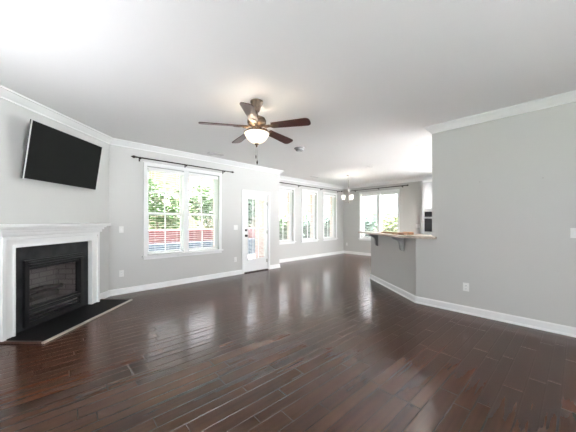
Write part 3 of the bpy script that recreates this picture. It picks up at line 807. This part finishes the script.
struct(MB().box(XC + .35, 30, -30, 2.0, GZ, GZ + .05).build('kitchen_bounce_ground', BOUNCEGROUND))  # unseen white ground added to bounce sun through the kitchen opening
gw = thing('garden_wall', 'low red brick garden wall with stone base beyond the patio', 'garden wall', (2.0, 9.6, GZ))
MB().box(-6, 5.6, 0, .3, .75, 1.22, bev=.01).build('brick_course', REDBRICK, gw)
MB().box(-6.02, 5.62, -.04, .34, 0, .75, bev=.02).build('stone_base', STONE, gw)

def house(label, loc, rotz, wd, dp, ht, wm, wins):
    r = thing('neighbouring_house', label, 'house', loc, rotz)
    MB().box(-wd / 2, wd / 2, 0, dp, 0, ht).build('house_walls', wm, r)
    b = MB(); b._add([(-wd / 2 - .4, -.4, ht), (wd / 2 + .4, -.4, ht), (wd / 2 + .4, dp + .4, ht), (-wd / 2 - .4, dp + .4, ht), (-wd / 2 + 2, dp / 2, ht + 2.6), (wd / 2 - 2, dp / 2, ht + 2.6)],
                     [(3, 2, 1, 0), (0, 1, 5, 4), (2, 3, 4, 5), (1, 2, 5), (3, 0, 4)])
    b.build('house_roof', ROOF, r)
    for x, z in wins:
        f = MB(); frame_bars(f, x - .5, x + .5, z - .8, z + .8, .09, -.05, .02, .004); f.box(-.5 + x, .5 + x, -.04, .01, z - .03, z + .03); fo = f.build('window', TRIM, r)
        MB().box(x - .42, x + .42, -.012, .004, z - .72, z + .72).build('pane', DARKPANE, fo)
house('pale brick house across the garden behind the nook windows', (13.5, 17.0, GZ), 0, 13, 8, 6.0, BRICK, [(-2.5, 4.2), (3.2, 4.2)])
house('pale lavender sided house beyond the far end window', (20.0, 8.2, GZ), R(-90), 12, 8, 5.8, SIDING, [(-4.4, 4.3), (4.4, 4.3)])

def leaves(b, c, rad, n, size):
    for _ in range(n):
        while True:
            p = Vector((random.uniform(-1, 1), random.uniform(-1, 1), random.uniform(-1, 1)))
            if .25 < p.length < 1: break
        q = Vector((c[0] + p.x * rad[0], c[1] + p.y * rad[1], c[2] + p.z * rad[2]))
        M = Matrix.Translation(q) @ Matrix.Rotation(random.uniform(0, 2 * PI), 4, 'Z') @ Matrix.Rotation(random.uniform(-1, 1), 4, 'X')
        s = size * random.uniform(.7, 1.3)
        b._add([(-s, 0, 0), (0, -s * .45, s * .1), (s, 0, 0), (0, s * .45, s * .1)], [(0, 1, 2, 3)], M)
def tree(name, label, cat, loc, trunk_h, crown, lm, n, size, group):
    r = thing(name, label, cat, (loc[0], loc[1], GZ), 0, group)
    b = MB()
    b.tube([(0, 0, 0), (.04, .02, trunk_h * .5), (-.03, .03, trunk_h)], [.05 + .03 * trunk_h, .04 + .02 * trunk_h, .03], 8)
    for k in range(5):
        a = k * 1.26 + .4
        b.tube([(0, .02, trunk_h * (.45 + .1 * k)), (math.cos(a) * .5 * crown[0][3], math.sin(a) * .5 * crown[0][3], trunk_h * (.45 + .1 * k) + .5 * crown[0][5])], [.03, .012], 6)
    b.build('trunk', BARK, r)
    f = MB()
    for (x, y, z, a, bb, c) in crown: leaves(f, (x, y, z), (a, bb, c), int(1.7 * n / len(crown)), size * 1.1)
    f.build('foliage', lm, r)
def shrub_crown(h, w_): return [(0, 0, h * .5, w_, w_, h * .5), (w_ * .4, .1, h * .4, w_ * .7, w_ * .7, h * .38), (-w_ * .4, -.1, h * .42, w_ * .7, w_ * .7, h * .4)]
def tree_crown(z, w_, h): return [(0, 0, z, w_, w_, h), (w_ * .5, .2, z - .3, w_ * .7, w_ * .7, h * .8), (-w_ * .5, -.2, z + .2, w_ * .7, w_ * .7, h * .8)]
for (x, y, h, lm, lb) in ((3.7, 12.0, 3.0, LEAF_A, 'loose green tree seen through the left half of the wide window'),
                          (6.4, 12.6, 3.1, LEAF_A, 'green tree seen through the right half of the wide window'),
                          (8.6, 11.6, 3.0, LEAF_B, 'blue green tree seen through the patio door'),
                          (1.2, 12.6, 3.6, LEAF_B, 'dark green tree beyond the patio at far left')):
    tree('garden_tree', lb, 'tree', (x, y), 1.7, tree_crown(h * .75, 1.05, h * .38), lm, 900, .11, 'garden trees beyond the patio')
for i, (x, y, h, w_, lm, lb) in enumerate(((9.2, 10.0, 2.0, .9, LEAF_A, 'light green shrub outside the nook window nearest the door'),
                                    (11.6, 9.9, 2.05, .75, LEAF_B, 'blue green shrub outside the middle nook window'),
                                    (13.9, 10.4, 2.1, .85, LEAF_B, 'blue green shrub outside the nook window by the far corner'),
                                    (15.0, 8.2, 2.1, .95, LEAF_B, 'dark shrub outside the left half of the far end window'),
                                    (14.6, 6.5, 2.0, .75, LEAF_C, 'yellow green shrub outside the middle of the far end window'),
                                    (15.0, 5.0, 2.05, .75, LEAF_A, 'green shrub outside the right half of the far end window'))):
    tree('garden_shrub', lb, 'shrub', (x, y), .8, shrub_crown(h, w_), lm, 1300, .12, 'garden shrubs outside the nook')
